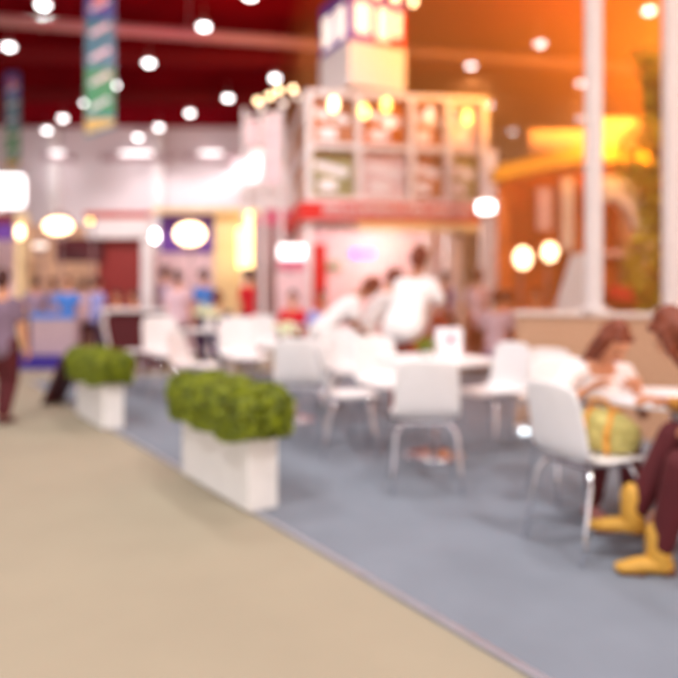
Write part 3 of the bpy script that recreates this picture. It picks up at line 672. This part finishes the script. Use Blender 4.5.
# seated woman facing us, writing
person('woman in white short sleeved top with brown hair, writing at the right table', (1.42, 4.18, .012), face(.2,-1), pz=.46, lean=.55, head=(.40,-.1),
  hands={-1:(-.13,.42,.755), 1:(.17,.40,.755)}, feet={-1:(-.1,.42,.085), 1:(.1,.34,.085)}, shirt='tshirt', trousers='maroon', shoes='rose', hair='hairb', long=True, vox=.009, face_on=True, scale=.95)
# foreground woman at the right edge
person('woman in mustard jacket and maroon trousers with tan boots at the right edge', (1.91, 3.03, .012), face(-1,.2), pz=.51, lean=.68, head=(.15,.8),
  hands={-1:(-.12,.30,.66), 1:(.24,.40,.72)}, feet={-1:(-.04,.50,.088), 1:(.10,.58,.21)}, shirt='mustard', trousers='maroon', shoes='boot', skin='skin', hair='hairb', long=True, sleeve='long', vox=.009, face_on=True, skirt=False)
chair(1.97, 3.02, face(-1,.2), 'white shell chair under the woman in mustard jacket', 1.0)
chair(1.44, 4.24, face(.14,-1), 'white shell chair under the woman writing at right table', 1.0)
# man leaning over the middle table, seen from behind
person('man in white shirt seen from behind, leaning over the far side chairs', (.62, 6.75, .012), face(.55,.8), pz=.93, lean=.55, head=(-.2,.2), hands={-1:(-.24,.30,.80), 1:(.26,.50,.95)},
  shirt='tshirt', trousers='brownc', skin='skind', hair='hairb', vox=.012, bulk=1.25, scale=1.03)
person('person in white top bending forward to the right behind the middle chairs', (-.16, 7.75, .012), face(1,.1), pz=.86, lean=.80, head=(.5,0), hands={-1:(-.15,.5,.76), 1:(.15,.5,.76)}, shirt='tshirt', trousers='tshirt', hair='hairb', group='visitors', skin='skind')
person('person in white top leaning to the right, close left of the man', (.28, 8.05, .012), face(1,.3), pz=.84, lean=.62, head=(.1,0), hands={-1:(-.15,.5,.8), 1:(.15,.5,.8)}, shirt='tshirt', trousers='tshirt', hair='hairb')
# standing person cut by left edge
person('standing person in grey mauve shirt and dark trousers at the left edge', (-3.24, 6.75, 0), face(.1,1), shirt='mauve', trousers='maroon', feet={-1:(-.06,.05,.08), 1:(.05,-.06,.08)}, scale=.86, vox=.012, long=False, sleeve='short')
V = .018
def st(px, top, Y, ht, label, **k):   # standing person by column and height
    s = ht/1.70; person(label, ((px-339)/F*Y, Y, 0), k.pop('rz', 0), scale=s, vox=V, **k)
st(178, 262, 11.6, 1.62, 'standing person in pale pink shirt seen from behind, left of blue shirt', rz=.2, shirt='pinksh', trousers='maroon', bulk=1.25)
st(206, 262, 12.2, 1.66, 'standing person in bright blue shirt beside the pale pink shirt', rz=1.0, shirt='blueshirt', trousers='navy', lean=.1)
st(248, 262, 11.9, 1.66, 'standing person in red shirt in front of the glowing tube', rz=1.2, shirt='redshirt', trousers='maroon')
st(166, 250, 13.4, 1.75, 'standing dark haired person near the purple wall', rz=-.6, shirt='lav', trousers='maroon')
st(445, 255, 12.6, 1.62, 'standing person in pale blue shirt by the white door frame', rz=.4, shirt='paleblue', trousers='navy')
def seat(px, Y, label, rz, z=0, **k):
    a = dict(pz=.50, lean=.12, feet={-1:(-.1,.42,.085), 1:(.1,.40,.085)}, hands={-1:(-.15,.34,.70), 1:(.15,.34,.70)}, vox=V); a.update(k)
    person(label, ((px-339)/F*Y, Y, z), rz, **a)
    st_ = thing('stool', 'low stool under the ' + label, 'stool', ((px-339)/F*Y, Y, z), rz, 'stools under seated visitors')
    b = bm_(); cyl(b, (0,-.02,.37), (0,-.02,.40), .17, n=20); obj('seat', b, M['purple'], st_)
    for a_ in range(4):
        b = bm_(); c_, s_ = math.cos(a_*PI/2+.78), math.sin(a_*PI/2+.78); cyl(b, (c_*.12, s_*.12-.02, .37), (c_*.16, s_*.16-.02, 0), .014, n=8); obj('leg', b, M['chrome'], st_)
seat(218, 10.7, 'seated person in dark clothes in front of the blue shirt', .3, shirt='navy', trousers='navy', hair='hairb')
seat(294, 11.9, 'seated person in red shirt below the lightbox by the booth', 2.9, shirt='redshirt', trousers='maroon')
seat(447, 8.9, 'seated person in brown jacket right of the leaning man', .8, z=.012, shirt='brownc', trousers='brownc', hair='hairb', sleeve='long')
seat(322, 10.9, 'seated person in pale blue top in front of the red column', 3.3, shirt='paleblue', trousers='maroon')
LC = [(36,13.3,'lav','standing person in lavender shirt, leftmost in the far crowd',.5),(52,14.1,'paleblue','standing person in pale blue shirt, second in far crowd',2.6),(68,13.2,'blueshirt','standing person in bright blue shirt below the dark screen',3.3),
 (84,14.2,'pinksh','standing person in pink shirt in the far crowd below screen centre',.2),(97,13.3,'paleblue','standing person in pale blue shirt left of the white counter',-.7)]
for px, Y, c, lab, rz in LC: st(px, 0, Y, 1.54, lab, rz=rz, shirt=c, trousers='navy' if c != 'pinksh' else 'maroon')
LC = [(119,13.1,'tshirt','person in white shirt seated before the red-brown partition',3.0),(136,12.7,'pinksh','person in pink shirt seated beside the white post',2.7)]
for px, Y, c, lab, rz in LC: seat(px, Y, lab, rz, shirt=c, trousers='navy' if c != 'pinksh' else 'maroon')
st(478, 0, 11.3, 1.62, 'standing person in pale pink shirt, left in the right-hand crowd', rz=.4, shirt='pinksh', trousers='brownc', hair='hairb')
RC = [(496,9.9,'pinksh','person in pink shirt seated amid right-hand crowd',-.5),(512,10.9,'brownc','person in brown top seated left of the tan partition end',.8),(536,10.9,'pinksh','person in pale pink top seated below the twin spotlights',2.8)]
for px, Y, c, lab, rz in RC: seat(px, Y, lab, rz, shirt=c, trousers='brownc', hair='hairb', z=.012)
# counters of the far crowd
t = thing('counter_table', 'white topped counter table before the red-brown partition', 'table', (-3.35, 11.6, 0))
b = bm_(); box(b, (0,0,.98), (1.1,.45,.05), bev=.01); obj('top', b, M['white'], t)
b = bm_(); box(b, (0,0,.48), (.9,.35,.96)); obj('body', b, M['maroon'], t)
t = thing('display_case', 'pale display case with blue stripe among the far left crowd', 'counter', (-4.85, 12.0, .22), 0, None, .85)
b = bm_(); box(b, (0,0,.42), (.9,.3,.84), bev=.01); obj('body', b, M['grey'], t)
b = bm_(); box(b, (0,-.155,.78), (.9,.02,.12)); obj('blue_stripe', b, M['blueshirt'], t)
